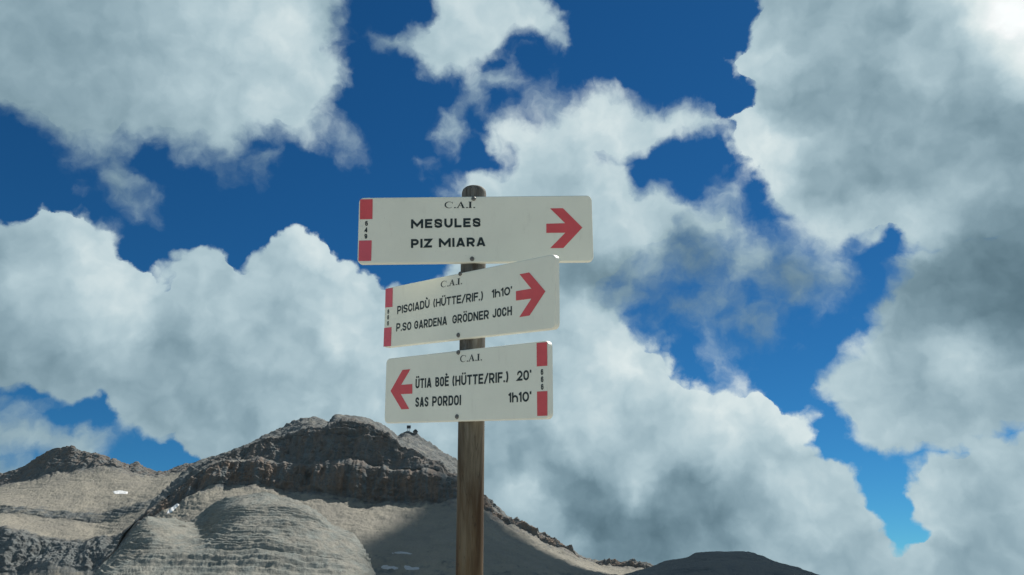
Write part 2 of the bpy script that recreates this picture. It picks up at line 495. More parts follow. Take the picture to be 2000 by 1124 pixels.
# ------------------------------------------------------------------ rock and scree
def rock_material(name, scree_col=(.240, .230, .198), rock_col=(.122, .136, .138), warm_col=(.165, .125, .098), strata=.0, band=6.0):
    m = bpy.data.materials.new(name)
    m.use_nodes = True
    N = Nodes(m.node_tree)
    geo = N.new('ShaderNodeNewGeometry')
    pos = geo.outputs['Position']
    at_ = N.new('ShaderNodeAttribute', attribute_name='scree')
    wa = N.new('ShaderNodeAttribute', attribute_name='warm')
    big = N.noise(pos, .012, 5, .6).outputs[0]
    mid = N.noise(pos, .06, 6, .62).outputs[0]
    fine = N.noise(pos, .35, 5, .65).outputs[0]
    # beds of rock: noise squeezed along the height
    sq = N.vec('MULTIPLY', pos, (.12, .12, 1.0))
    bed = N.noise(sq, .22, 5, .65).outputs[0]
    sv = N.vec('MULTIPLY', pos, (1.0, .5, .16))
    streak = N.noise(sv, .09, 5, .65).outputs[0]
    rock = N.mix(N.maprange(mid, .3, .7), rgb(*[c * .74 for c in rock_col]), rgb(*[c * 1.28 for c in rock_col]))
    rock = N.mix(N.math('MULTIPLY', N.maprange(bed, .42, .62), .5), rock, rgb(*[c * 1.35 for c in rock_col]))
    warm = N.mix(N.maprange(streak, .35, .65), rgb(*[c * .7 for c in warm_col]), rgb(*[c * 1.25 for c in warm_col]))
    rock = N.mix(N.math('MULTIPLY', wa.outputs['Fac'], N.maprange(streak, .36, .58)), rock, warm)
    scree = N.mix(N.maprange(big, .35, .65), rgb(*[c * .86 for c in scree_col]), rgb(scree_col[0] * 1.08, scree_col[1] * 1.06, scree_col[2] * 1.02))
    scree = N.mix(N.math('MULTIPLY', N.maprange(fine, .4, .75), .45), scree, rgb(.15, .15, .14))
    sep = N.new('ShaderNodeSeparateXYZ')
    N.put(sep.inputs[0], geo.outputs['Normal'])
    steep = N.maprange(sep.outputs[2], .45, .80, 0, 1)
    f = N.math('MULTIPLY_ADD', N.math('SUBTRACT', mid, .5), 1.1, at_.outputs['Fac'])
    f = N.math('MULTIPLY', N.maprange(f, .35, .65, smooth=True), N.math('MULTIPLY_ADD', steep, .75, .25))
    col = N.mix(f, rock, scree)
    hgt = N.math('MULTIPLY_ADD', fine, .5, N.math('MULTIPLY', mid, 1.4))
    hgt = N.math('MULTIPLY_ADD', bed, .8, hgt)
    bump = N.new('ShaderNodeBump')
    bump.inputs['Strength'].default_value = .55
    bump.inputs['Distance'].default_value = 3.0
    N.put(bump.inputs['Height'], hgt)
    b = N.new('ShaderNodeBsdfPrincipled')
    N.put(b.inputs['Base Color'], col)
    b.inputs['Roughness'].default_value = .95
    b.inputs['Specular IOR Level'].default_value = .1
    N.put(b.inputs['Normal'], bump.outputs[0])
    o = N.new('ShaderNodeOutputMaterial')
    N.put(o.inputs[0], b.outputs[0])
    return m


NBACK = 14


def smooth(v, sigma, xs):
    k = max(sigma / (xs[-1] - xs[-2]), .3)
    n = int(3 * k) + 1
    w = np.exp(-.5 * (np.arange(-n, n + 1) / k) ** 2)
    return np.convolve(np.pad(v, n, mode='edge'), w / w.sum(), mode='valid')


def loft(name, rows, xs, mat, seed=0.0, label=None):
    """rows: front to crest; each (points [(px, py, distance)], segments to the next row, rough, ribs, beds, bed height, scree, warm)"""
    xs = np.asarray(xs, float)
    base, par = [], []
    L = []
    for r in rows:
        a = np.array(r[0], float)
        last_row = r is rows[-1]
        L.append(at(xs, smooth(np.interp(xs, a[:, 0], a[:, 1]), 1.2 if last_row else 9.0, xs), smooth(np.interp(xs, a[:, 0], a[:, 2]), 16.0, xs)))
    for i, r in enumerate(rows[:-1]):
        n = r[1]
        for k in range(n):
            t = k / n
            base.append(L[i] * (1 - t) + L[i + 1] * t)
            nxt = rows[min(i + 1, len(rows) - 2)]
            prv = rows[max(i - 1, 0)]
            # soften the change of character near the seams
            cur = np.array(r[2:8], float)
            if t < .2:
                cur = cur * (.5 + t * 2.5) + np.array(prv[2:8], float) * (.5 - t * 2.5)
            elif t > .8:
                cur = cur * (.5 + (1 - t) * 2.5) + np.array(nxt[2:8], float) * (.5 - (1 - t) * 2.5)
            par.append(cur)
    last = np.array(rows[-2][2:8], float)
    base.append(L[-1])
    par.append(last * np.array([.6, .35, .5, 1, 1, 1]))
    FOOT = -270.0
    drop = (L[-1][:, 2] - FOOT)[:, None]
    for k in range(1, NBACK + 1):                      # the far side of the crest, down to the basin
        t = k / NBACK
        base.append(L[-1] + drop * np.array([0, 1.35 * t, -t ** 1.25]))
        par.append(last * np.array([.6, .3, .4, 1, 1, 1]))
    first = np.array(rows[0][2:8], float)
    for k in range(1, 9):                              # the near foot
        t = k / 8
        base.insert(0, L[0] + (L[0][:, 2] - FOOT)[:, None] * np.array([0, -.8 * t, -t]))
        par.insert(0, first)
    P = np.array(base)
    for side in (0, -1):                               # the two ends
        edge = P[:, side]
        hh = (edge[:, 2] - FOOT)[:, None]
        ext = [edge + hh * np.array([(-.55 if side == 0 else .9) * t, 0, -t]) for t in np.linspace(1 / 14, 1, 14)]
        ext = np.stack(ext[::-1] if side == 0 else ext, 1)
        P = np.concatenate([ext, P] if side == 0 else [P, ext], 1)
    par = np.array(par)[:, None, :]
    du = np.gradient(P, axis=1)
    dv = np.gradient(P, axis=0)
    nrm = np.cross(du, dv)
    nrm /= np.linalg.norm(nrm, axis=-1, keepdims=True) + 1e-9
    flip = np.where(nrm[..., 1:2] > .2, -1, 1)
    nrm = nrm * np.where(nrm[..., 2:3] < 0, -1, 1)
    S = P + seed
    rough, rib, beds, bh, scree, warm = [par[..., i] for i in range(6)]
    Sx = S * np.array([1.0, .6, .28])
    d = rough * (fbm(S / 75.0, 6, .52) * 1.6)
    d += rib * fbm(Sx / 34.0, 5, .5, ridged=True) * 1.4
    d += rib * fbm(S * np.array([1.0, .5, .12]) / 95.0, 4, .5) * 4.2
    cliff = np.clip((.34 - scree) / .2, 0, 1)
    Wp = S + 15 * np.stack([fbm(S / 38.0, 3), fbm(S / 38.0 + 9, 3), fbm(S / 38.0 + 21, 3)], -1) * 2
    chim = perlin(Wp * np.array([1.0, .3, .13]) / 44.0 + 3.7)
    deep = np.clip(.15 + 2.4 * fbm(S / 70.0 + 11, 3), 0, 1.1)
    d -= cliff * rib * .62 * deep * np.clip(1 - np.abs(chim) / .12, 0, 1)
    d += cliff * np.minimum(rib, 9) * (.62 * fbm(Wp * np.array([1, 1, .55]) / 24.0, 5, .55, ridged=True) + .42 * fbm(S / 8.0, 4, .62))
    # beds: ledges that step back with height, wandering a little
    q = (S[..., 2] + .05 * S[..., 0] + 9 * fbm(S / 130.0, 3) + 2.2 * fbm(S / 26.0, 3)) / np.maximum(bh, .5)
    fr = q - np.floor(q)
    hsh = np.sin(np.floor(q) * 12.9898) * 43758.5453
    amp = .25 + 1.1 * (hsh - np.floor(hsh))
    broken = np.clip(.5 + 2.6 * fbm(S * np.array([.5, .5, 1.5]) / 34.0, 4), 0, 1.25)
    d += beds * amp * broken * (np.where(fr < .72, fr / .72, (1 - fr) / .28) - .5) * 1.3
    q2 = (S[..., 2] + .05 * S[..., 0] + 3 * fbm(S / 50.0, 3)) / np.maximum(bh * .37, .4)
    f2 = q2 - np.floor(q2)
    d += beds * .34 * np.clip(.4 + 2.5 * fbm(S * np.array([.6, .6, 2]) / 18.0 + 5, 4), 0, 1.3) * (np.where(f2 < .7, f2 / .7, (1 - f2) / .3) - .5)
    d += np.minimum(rough, 4) * .8 * fbm(S / 8.0, 4, .62)
    P = P + nrm * d[..., None]
    ones = np.ones(P.shape[:2])
    sc = np.clip(scree * ones, 0, 1)
    o = grid_obj(name, P, mat, {'scree': sc, 'warm': warm * ones})
    o['kind'] = 'structure'
    if label:
        o['label'] = label
    return o, P, nrm


M_rock = rock_material('dolomite_rock')
M_dome = rock_material('bedded_rock', rock_col=(.165, .180, .168), warm_col=(.23, .21, .175))


def gravel_material():
    """frost-shattered gravel near the post, made pale to bounce light onto the panels, grey rock farther off"""
    m = bpy.data.materials.new('bounce_gravel')
    m.use_nodes = True
    N = Nodes(m.node_tree)
    pos = N.new('ShaderNodeNewGeometry').outputs['Position']
    v = N.new('ShaderNodeTexVoronoi')
    N.put(v.inputs['Vector'], pos)
    v.inputs['Scale'].default_value = 14.0
    v2 = N.new('ShaderNodeTexVoronoi')
    N.put(v2.inputs['Vector'], pos)
    v2.inputs['Scale'].default_value = 3.0
    n = N.noise(pos, .5, 8, .65).outputs[0]
    far = N.noise(pos, .01, 8, .6).outputs[0]
    sp = N.new('ShaderNodeSeparateColor')
    N.put(sp.inputs[0], v.outputs['Color'])
    near_c = N.mix(sp.outputs[0], rgb(.28, .27, .24), rgb(.44, .425, .375))  # unseen near ground, tone raised to throw light up at the panels
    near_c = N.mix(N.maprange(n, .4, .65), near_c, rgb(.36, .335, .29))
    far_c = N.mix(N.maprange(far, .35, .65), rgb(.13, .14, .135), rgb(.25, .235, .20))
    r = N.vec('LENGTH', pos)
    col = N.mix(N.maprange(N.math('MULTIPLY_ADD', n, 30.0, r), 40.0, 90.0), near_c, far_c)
    h = N.math('MULTIPLY_ADD', v2.outputs['Distance'], -1.2, N.math('MULTIPLY', v.outputs['Distance'], -.5))
    bp = N.new('ShaderNodeBump')
    bp.inputs['Strength'].default_value = .7
    bp.inputs['Distance'].default_value = .06
    N.put(bp.inputs['Height'], N.math('ADD', h, n))
    b = N.new('ShaderNodeBsdfPrincipled')
    N.put(b.inputs['Base Color'], col)
    b.inputs['Roughness'].default_value = .95
    N.put(b.inputs['Normal'], bp.outputs[0])
    o = N.new('ShaderNodeOutputMaterial')
    N.put(o.inputs[0], b.outputs[0])
    return m


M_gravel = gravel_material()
M_shaded = rock_material('shade_darkened_scree', scree_col=(.15, .155, .15), rock_col=(.11, .12, .122))  # rock and scree darkened in colour to deepen the hill's cloud shade

# ground: a rocky knoll under the post that drops to a basin and, far off, to the valleys
r_ = np.concatenate([[0], np.geomspace(.8, 70000, 150)])
a_ = np.linspace(0, 2 * math.pi, 181)
RR, AA = np.meshgrid(r_, a_, indexing='ij')
zz = np.interp(RR, [0, 7, 30, 120, 500, 2600, 6000, 20000, 70000], [0, 0, -2.5, -30, -120, -190, -900, -2200, -3600])
gp = np.stack([RR * np.sin(AA), RR * np.cos(AA), zz], -1)
gp[..., 2] += np.where(RR > 1.2, 1, 0) * np.minimum(RR * .05, 42) * fbm(gp / np.maximum(RR * .35, 2.0)[..., None], 4)
gp[..., 2] = np.where(RR < 1.2, 0, gp[..., 2])
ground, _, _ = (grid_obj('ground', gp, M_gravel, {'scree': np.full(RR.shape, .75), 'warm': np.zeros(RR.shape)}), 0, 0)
ground['kind'] = 'structure'

# far left mountain with its scree fan
left_rows = [
    ([(-200, 1230, 1350), (470, 1230, 1350)], 30, 5, 2, 1, 9, .6, .2),
    ([(-900, 1160, 1500), (-200, 1130, 1500), (0, 1122, 1500), (100, 1112, 1510), (190, 1116, 1520), (235, 1100, 1530), (470, 1060, 1560)], 90, 3, 11, 2.5, 10, .1, .1),
    ([(-900, 1100, 1560), (-200, 1050, 1560), (0, 1030, 1560), (60, 1046, 1575), (100, 1055, 1590), (190, 1056, 1600), (230, 1046, 1600), (300, 1020, 1620), (470, 1000, 1640)], 40, 4, 2.0, 1.4, 8, .80, .3),
    ([(-900, 1085, 1720), (-200, 1025, 1720), (0, 1003, 1720), (95, 1012, 1730), (190, 1026, 1740), (240, 1012, 1740), (320, 985, 1760), (470, 960, 1780)], 24, 3, 5, 2.5, 7, .42, .1),
    ([(-900, 1070, 1750), (-200, 1010, 1750), (0, 985, 1750), (95, 998, 1760), (190, 1004, 1770), (240, 993, 1780), (320, 970, 1800), (470, 930, 1820)], 80, 5, 1.6, 1.2, 9, .74, .2),
    ([(-900, 1055, 2150), (-620, 1010, 2150), (-330, 995, 2150), (-200, 995, 2150), (0, 950, 2150), (60, 936, 2150), (110, 922, 2160), (140, 919, 2160), (165, 916, 2160), (200, 916, 2160), (235, 920, 2160), (290, 932, 2150), (470, 905, 2150)], 60, 5, 8, 3, 12, .12, .55),
    ([(-900, 1035, 2230), (-620, 985, 2230), (-470, 1000, 2230), (-330, 965, 2230), (-200, 975, 2230), (-90, 950, 2230), (0, 927, 2230), (29, 917, 2230), (49, 909, 2230), (72, 895, 2230), (92, 882, 2230), (107, 875, 2230), (144, 875, 2230), (158, 881, 2230),
      (179, 888, 2230), (202, 894, 2230), (219, 902, 2230), (235, 912, 2230), (251, 914, 2230), (265, 909, 2230), (277, 913, 2230), (288, 917, 2230), (320, 924, 2230),
      (386, 905, 2230), (470, 890, 2230)], 0, 5, 6, 3, 12, .2, .3),
]
mtn_left, PL, NL = loft('mountain', left_rows, np.concatenate([np.arange(-900, -40, 5.0), np.linspace(-40, 470, 430)]), M_rock, seed=31.7,
                        label='pale mountain with a broad tan scree fan under a blunt summit')

# the main summit: scree apron, dark cliff belt, terraced top
main_rows = [
    ([(270, 1240, 950), (1400, 1240, 950)], 40, 6, 3, 2, 8, .55, 0),
    ([(270, 1075, 1150), (340, 1060, 1160), (600, 1090, 1150), (735, 1085, 1130), (900, 1095, 1120), (1050, 1110, 1150), (1200, 1130, 1200), (1400, 1140, 1200)], 80, 6, 2.6, 2.0, 7, .78, .1),
    ([(270, 1030, 1330), (300, 1008, 1350), (340, 990, 1370), (400, 953, 1400), (455, 944, 1420), (501, 951, 1425), (553, 965, 1430), (599, 962, 1430), (645, 973, 1435), (706, 980, 1440),
      (737, 986, 1440), (798, 986, 1440), (890, 984, 1440), (945, 1002, 1440), (1000, 1034, 1450), (1034, 1050, 1460), (1080, 1075, 1480), (1130, 1092, 1500), (1200, 1110, 1530), (1300, 1126, 1560), (1400, 1140, 1560)], 110, 12, 15, 4, 16, .0, .9),
    ([(270, 1025, 1340), (300, 1000, 1360), (340, 960, 1400), (400, 912, 1428), (440, 899, 1440), (522, 903, 1450), (584, 912, 1455), (650, 910, 1458), (721, 915, 1460), (773, 923, 1462),
      (890, 938, 1465), (945, 986, 1468), (1000, 1025, 1475), (1034, 1038, 1485), (1080, 1066, 1510), (1130, 1089, 1530), (1200, 1104, 1560), (1300, 1118, 1580), (1400, 1132, 1580)], 16, 6, 5, 2, 17, .45, .3),
    ([(270, 1021.8, 1362), (300, 996.8, 1382), (340, 956.8, 1422), (400, 908.8, 1450), (440, 895.8, 1462), (522, 899.8, 1472), (584, 908.8, 1477), (650, 906.8, 1480), (721, 911.8, 1482), (773, 919.8, 1484),
      (890, 934.8, 1487), (945, 982.8, 1490), (1000, 1021.8, 1497), (1034, 1034.8, 1507), (1080, 1062.8, 1532), (1130, 1085.8, 1552), (1200, 1100.8, 1582), (1300, 1114.8, 1602), (1400, 1128.8, 1602)], 90, 12, 14, 6, 17, .10, .55),
    ([(270, 1022, 1360), (300, 990, 1390), (340, 950, 1430), (400, 909, 1470), (440, 888, 1495), (492, 866, 1512), (553, 850, 1524), (600, 836, 1520), (640, 838, 1520), (666, 828, 1520), (700, 826, 1520), (725, 836, 1520),
      (783, 868, 1520), (844, 905, 1520), (890, 930, 1520), (945, 977, 1520), (1000, 1021, 1510), (1034, 1034, 1520), (1080, 1064, 1540), (1130, 1087.5, 1560), (1200, 1102.5, 1590), (1300, 1116, 1600), (1400, 1130, 1600)], 60, 5, 6, 3, 9, .36, .15),
    ([(270, 1018, 1390), (288, 1006, 1400), (300, 982, 1420), (322, 958, 1450), (345, 936, 1480), (386, 904, 1540), (440, 884, 1580), (491, 865, 1610), (547, 840, 1640), (575, 826, 1650), (590, 819, 1655), (614, 817, 1655), (632, 820, 1655), (641, 826, 1655),
      (647, 826, 1655), (653, 815, 1650), (660, 812, 1650), (691, 811, 1650), (721, 817, 1650), (746, 830, 1650), (770, 848, 1650), (777, 852, 1650), (783, 846, 1650), (790, 843, 1650), (798, 841, 1650),
      (813, 846, 1650), (838, 866, 1650), (868, 890, 1650), (893, 907, 1650), (920, 940, 1650), (945, 969, 1640), (965, 987, 1630), (980, 999, 1620), (1000, 1016, 1610), (1034, 1030, 1610), (1063, 1045, 1620),
      (1080, 1061, 1630), (1109, 1078, 1640), (1138, 1089, 1650), (1167, 1098, 1660), (1207, 1101, 1680), (1225, 1098, 1690), (1265, 1110, 1700), (1300, 1116, 1700), (1400, 1135, 1700)], 0, 3, 2, 2, 9, .5, .1),
]
mtn_main, PM, NM = loft('mountain', main_rows, np.linspace(270, 1400, 1000), M_rock, seed=3.1,
                        label='massive summit with a dark banded cliff belt above tan scree')

# bedded rock dome in front of it
dome_rows = [
    ([(150, 1260, 560), (800, 1260, 560)], 60, 3, 2, 3, 4.6, .25, .4),
    ([(150, 1150, 640), (184, 1135, 640), (300, 1090, 680), (420, 1075, 690), (560, 1080, 690), (680, 1100, 690), (760, 1170, 690), (800, 1220, 690)], 150, 2.5, 1.6, 3.4, 4.4, .30, .5),
    ([(150, 1155, 660), (184, 1126, 680), (222, 1086, 720), (265, 1034, 770), (288, 1012, 790), (335, 1026, 800), (369, 1030, 850), (398, 1034, 856), (430, 1004, 822), (470, 990, 805), (516, 984, 820), (571, 994, 815), (614, 1014, 800),
      (645, 1040, 790), (691, 1060, 780), (709, 1082, 770), (724, 1112, 760), (740, 1150, 750), (800, 1240, 740)], 40, 2, 1.3, 2.6, 4.0, .25, .4),
    ([(150, 1150, 680), (184, 1120, 700), (202, 1100, 720), (222, 1082, 745), (245, 1056, 770), (265, 1030, 800), (288, 1007, 820), (305, 1010, 820), (335, 1014, 825), (369, 1020, 890), (390, 1004, 905), (415, 984, 898), (441, 973, 880), (455, 971, 872),
      (516, 964, 870), (571, 976, 860), (614, 997, 845), (645, 1025, 830), (691, 1043, 815), (709, 1068, 800), (724, 1104, 790), (732, 1124, 780), (745, 1160, 770), (800, 1240, 760)], 0, 1.5, 1, 1.5, 4, .3, .3),
]
dome, PD, ND = loft('rock_dome', dome_rows, np.linspace(150, 800, 620), M_dome, seed=77.0,
                    label='grey bedded rock dome in front of the summit')

# dark rounded hill, lower right
hill_rows = [
    ([(1080, 1260, 380), (1800, 1260, 380)], 50, 2, 1, .6, 4, .6, 0),
    ([(1080, 1180, 520), (1227, 1140, 520), (1310, 1115, 540), (1400, 1100, 560), (1470, 1100, 560), (1540, 1118, 550), (1620, 1150, 530), (1800, 1200, 520)], 60, 2, 1, .6, 4, .6, 0),
    ([(1080, 1170, 650), (1227, 1120, 650), (1265, 1111, 650), (1304, 1098, 650), (1337, 1091, 650), (1359, 1082, 650), (1375, 1079, 650), (1439, 1078, 650), (1463, 1080, 650), (1494, 1090, 650),
      (1521, 1101, 650), (1562, 1112, 650), (1593, 1123, 650), (1660, 1150, 650), (1800, 1200, 650)], 0, 1, .5, .4, 4, .6, 0),
]
hill, PH, NH = loft('hill', hill_rows, np.linspace(1080, 1800, 420), M_shaded, seed=11.0,
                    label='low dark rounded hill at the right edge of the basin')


# ------------------------------------------------------------------ simple materials
def plain(name, col, rough=.6, spec=.4, metallic=0.0, noise=0.0, scale=60.0, bump=0.0):
    m = bpy.data.materials.new(name)
    m.use_nodes = True
    N = Nodes(m.node_tree)
    b = N.new('ShaderNodeBsdfPrincipled')
    o = N.new('ShaderNodeOutputMaterial')
    N.put(o.inputs[0], b.outputs[0])
    b.inputs['Roughness'].default_value = rough
    b.inputs['Specular IOR Level'].default_value = spec
    b.inputs['Metallic'].default_value = metallic
    tc = N.new('ShaderNodeTexCoord').outputs['Object']
    n = N.noise(tc, scale, 5, .6).outputs[0]
    lo = tuple(c * (1 - noise) for c in col)
    hi = tuple(min(1, c * (1 + noise)) for c in col)
    N.put(b.inputs['Base Color'], N.mix(N.maprange(n, .3, .7), rgb(*lo), rgb(*hi)))
    if bump:
        bp = N.new('ShaderNodeBump')
        bp.inputs['Strength'].default_value = bump
        bp.inputs['Distance'].default_value = .002
        N.put(bp.inputs['Height'], n)
        N.put(b.inputs['Normal'], bp.outputs[0])
    return m


def wood_material():
    m = bpy.data.materials.new('weathered_wood')
    m.use_nodes = True
    N = Nodes(m.node_tree)
    tc = N.new('ShaderNodeTexCoord').outputs['Object']
    sep = N.new('ShaderNodeSeparateXYZ')
    N.put(sep.inputs[0], tc)
    wob = N.vec('SCALE', N.vec('SUBTRACT', N.noise(N.vec('MULTIPLY', tc, (6, 6, 2)), 2.0, 3, .5).outputs['Color'], (.5, .5, .5)), scale=.014)
    g = N.vec('MULTIPLY', N.vec('ADD', tc, wob), (1, 1, .045))
    grain = N.noise(g, 190.0, 6, .62).outputs[0]
    grain2 = N.noise(g, 55.0, 4, .6).outputs[0]
    # colour of the timber: silver-grey where it has weathered, brown lower down
    age = N.math('ADD', sep.outputs[2], N.math('MULTIPLY', N.math('SUBTRACT', grain2, .5), .5))
    brown = N.mix(N.maprange(grain2, .36, .64), rgb(.060, .034, .016), rgb(.150, .110, .063))
    mid = N.mix(N.maprange(grain2, .36, .64), rgb(.070, .055, .038), rgb(.165, .143, .104))
    grey = N.mix(N.maprange(grain2, .36, .64), rgb(.075, .072, .066), rgb(.185, .182, .165))
    col = N.mix(N.maprange(age, 1.52, 1.78, smooth=True), brown, mid)
    col = N.mix(N.maprange(age, 1.80, 2.05, smooth=True), col, grey)
    col = N.mix(N.math('MULTIPLY', N.maprange(grain, .50, .66), .45), col, rgb(.06, .045, .03))
    # knots
    kn = N.new('ShaderNodeTexVoronoi')
    N.put(kn.inputs['Vector'], N.vec('MULTIPLY', N.vec('ADD', tc, wob), (1, 1, .55)))
    kn.inputs['Scale'].default_value = 13.0
    col = N.mix(N.maprange(kn.outputs['Distance'], .05, .13, .75, 0), col, rgb(.05, .036, .024))
    # drying cracks
    ck = N.noise(N.vec('MULTIPLY', tc, (1, 1, .02)), 70.0, 2, .4).outputs[0]
    crack = N.maprange(N.math('ABSOLUTE', N.math('SUBTRACT', ck, .5)), 0.0, .012, 1, 0)
    col = N.mix(N.math('MULTIPLY', crack, .6), col, rgb(.03, .025, .02))
    h = N.math('SUBTRACT', N.math('MULTIPLY', grain, .6), crack)
    bp = N.new('ShaderNodeBump')
    bp.inputs['Strength'].default_value = .5
    bp.inputs['Distance'].default_value = .0015
    N.put(bp.inputs['Height'], h)
    b = N.new('ShaderNodeBsdfPrincipled')
    N.put(b.inputs['Base Color'], col)
    b.inputs['Roughness'].default_value = .8
    b.inputs['Specular IOR Level'].default_value = .25
    N.put(b.inputs['Normal'], bp.outputs[0])
    o = N.new('ShaderNodeOutputMaterial')
    N.put(o.inputs[0], b.outputs[0])
    return m


def enamel_material():
    """off-white enamel of the panels with faint dirt"""
    m = bpy.data.materials.new('white_enamel')
    m.use_nodes = True
    N = Nodes(m.node_tree)
    tc = N.new('ShaderNodeTexCoord').outputs['Object']
    n1 = N.noise(tc, 9.0, 5, .6).outputs[0]
    n2 = N.noise(N.vec('MULTIPLY', tc, (1, 1, .25)), 60.0, 5, .65).outputs[0]
    n3 = N.noise(tc, 420.0, 2, .5).outputs[0]
    col = N.mix(N.maprange(n1, .35, .7), rgb(.79, .80, .70), rgb(.74, .75, .655))
    col = N.mix(N.math('MULTIPLY', N.maprange(n2, .58, .75), .22), col, rgb(.50, .49, .43))
    col = N.mix(N.math('MULTIPLY', N.maprange(n3, .73, .77), .5), col, rgb(.3, .28, .24))
    b = N.new('ShaderNodeBsdfPrincipled')
    N.put(b.inputs['Base Color'], col)
    b.inputs['Roughness'].default_value = .42
    b.inputs['Specular IOR Level'].default_value = .4
    o = N.new('ShaderNodeOutputMaterial')
    N.put(o.inputs[0], b.outputs[0])
    return m


M_wood = wood_material()
M_white = enamel_material()
M_red = plain('red_print', (.62, .085, .098), .45, .4, noise=.06, scale=40)
M_redpale = plain('faded_red_print', (.60, .100, .135), .45, .4, noise=.06, scale=40)
M_black = plain('black_print', (.018, .030, .032), .5, .35, noise=.1)
M_steel = plain('screw_steel', (.16, .16, .155), .45, .5, metallic=.8, noise=.25, scale=300)
M_snow = plain('old_snow', (.66, .67, .67), .7, .2, noise=.06, scale=.2)
M_shadesnow = plain('shade_greyed_snow', (.40, .41, .42), .8, .1, noise=.2, scale=.15)  # snow with the basin's shade put into its colour
M_cloud = plain('cloud_white', (.9, .9, .9), 1.0, 0.0, noise=.02, scale=.01)
M_hut = plain('hut_wall', (.22, .20, .18), .9, .2, noise=.15, scale=.6)
M_roof = plain('hut_roof', (.06, .065, .07), .7, .3, noise=.15, scale=.6)
M_conc = plain('pale_steel', (.50, .50, .49), .8, .3, noise=.1, scale=.6)
M_glass = plain('dark_glass', (.03, .035, .04), .15, .5)


# ------------------------------------------------------------------ old snow lying on the slopes
def snow(P, Nn, poly, label, lift=1.0, mat=None):
    X, Y = to_pixel(P - CAM)
    nr = P.shape[0] - NBACK - 1
    sd = poly_sd(poly, X[:nr], Y[:nr])
    c = (sd[:-1, :-1] + sd[1:, :-1] + sd[:-1, 1:] + sd[1:, 1:]) / 4
    i, j = np.where(c > -1.2)
    ids, V, Fc = {}, [], []
    for a, b in zip(i, j):
        f = []
        for (u, v) in ((a, b), (a, b + 1), (a + 1, b + 1), (a + 1, b)):
            if (u, v) not in ids:
                ids[(u, v)] = len(V)
                t = float(np.clip(sd[u, v] / 1.2, -1, 1))
                V.append(P[u, v] + Nn[u, v] * lift * t)
            f.append(ids[(u, v)])
        Fc.append(f)
    if not V:
        return
    V = np.array(V)
    org = V.mean(0)
    o = mesh_obj('snow_patch', V - org, Fc, mat or M_snow, smooth=True)
    o.location = org
    o['label'] = label
    o['category'] = 'snow'
    o['group'] = 'old snow patches on the slopes'


snow(PL, NL, [(220, 960), (235, 958), (250, 961), (249, 965), (224, 965)], 'short white snow patch on the tan scree under the left summit')
snow(PM, NM, [(346, 983), (351, 986), (335, 1001), (325, 1004), (328, 997)], 'slanting narrow snow patch between the left mountain and the cliff belt')
snow(PM, NM, [(762, 1081), (770, 1079), (782, 1077.5), (795, 1079), (806, 1082), (811, 1084), (800, 1083), (788, 1081.5), (775, 1082)],
     'thin shade-greyed snow streak, upper one in the dark basin by the post', mat=M_shadesnow)
snow(PM, NM, [(742, 1107), (752, 1104), (758, 1106), (770, 1106), (779, 1110), (776, 1113), (762, 1114), (748, 1112)],
     'shade-greyed snow patch, lower left one in the dark basin', mat=M_shadesnow)
snow(PM, NM, [(788, 1106), (797, 1105), (805, 1109), (814, 1108), (822, 1111), (815, 1113), (800, 1114.5), (792, 1113)],
     'shade-greyed snow patch, lower right one in the dark basin by the post', mat=M_shadesnow)


# ------------------------------------------------------------------ hut and relay mast on the summit
def box_v(x0, x1, y0, y1, z0, z1):
    v = [(x, y, z) for z in (z0, z1) for (x, y) in ((x0, y0), (x1, y0), (x1, y1), (x0, y1))]
    f = [(0, 3, 2, 1), (4, 5, 6, 7), (0, 1, 5, 4), (1, 2, 6, 5), (2, 3, 7, 6), (3, 0, 4, 7)]
    return v, f


def boxes(name, specs, mat, parent):
    V, Fc = [], []
    for sp in specs:
        v, f = box_v(*sp)
        Fc += [tuple(i + len(V) for i in q) for q in f]
        V += v
    return mesh_obj(name, V, Fc, mat, parent)


def empty(name, loc, rz=0.0):
    e = bpy.data.objects.new(name, None)
    e.empty_display_size = .2
    e.location = loc
    e.rotation_euler = (0, 0, rz)
    return link(e)


def summit_z(px, rows_from_top=NBACK + 1):
    """crest point of the main mountain nearest to a photo column"""
    crest = PM[-rows_from_top]
    X, _ = to_pixel(crest - CAM)
    return crest[int(np.argmin(np.abs(X - px)))]


c0 = summit_z(798)
mast = empty('relay_mast', (c0[0], c0[1], c0[2] - 1.5))
mast['label'] = 'square dark relay panel on a pale mast atop the summit'
mast['category'] = 'mast'
for sx in (-1, 1):
    boxes('leg', [(sx * 2.4 - .5, sx * 2.4 + .5, -.5, .5, 0, 6.6)], M_conc, mast)
for z0 in (2.4, 5.0):
    boxes('brace', [(-1.9, 1.9, -.3, .3, z0, z0 + .6)], M_conc, mast)
for k in range(3):
    boxes('panel', [(-4.2 + 2.85 * k, -1.5 + 2.85 * k, -.55, .55, 6.6, 12.6)], M_roof, mast)
for z0 in (6.3, 12.4):
    boxes('rail', [(-4.4, 4.4, -.75, -.58, z0, z0 + .48)], M_roof, mast)
c1 = summit_z(811)
hut = empty('mountain_hut', (c1[0], c1[1], c1[2] - 2.0), .1)
hut['label'] = 'small dark hut with a pitched roof beside the relay mast'
hut['category'] = 'hut'
boxes('wall', [(-4.6, 4.6, -3.5, 3.5, 0, 5.6)], M_hut, hut)
V = [(-5.6, -4.2, 5.3), (5.6, -4.2, 5.3), (5.6, 4.2, 5.3), (-5.6, 4.2, 5.3), (-1.2, -4.2, 10.2), (-1.2, 4.2, 10.2), (2.2, -4.2, 9.6), (2.2, 4.2, 9.6)]
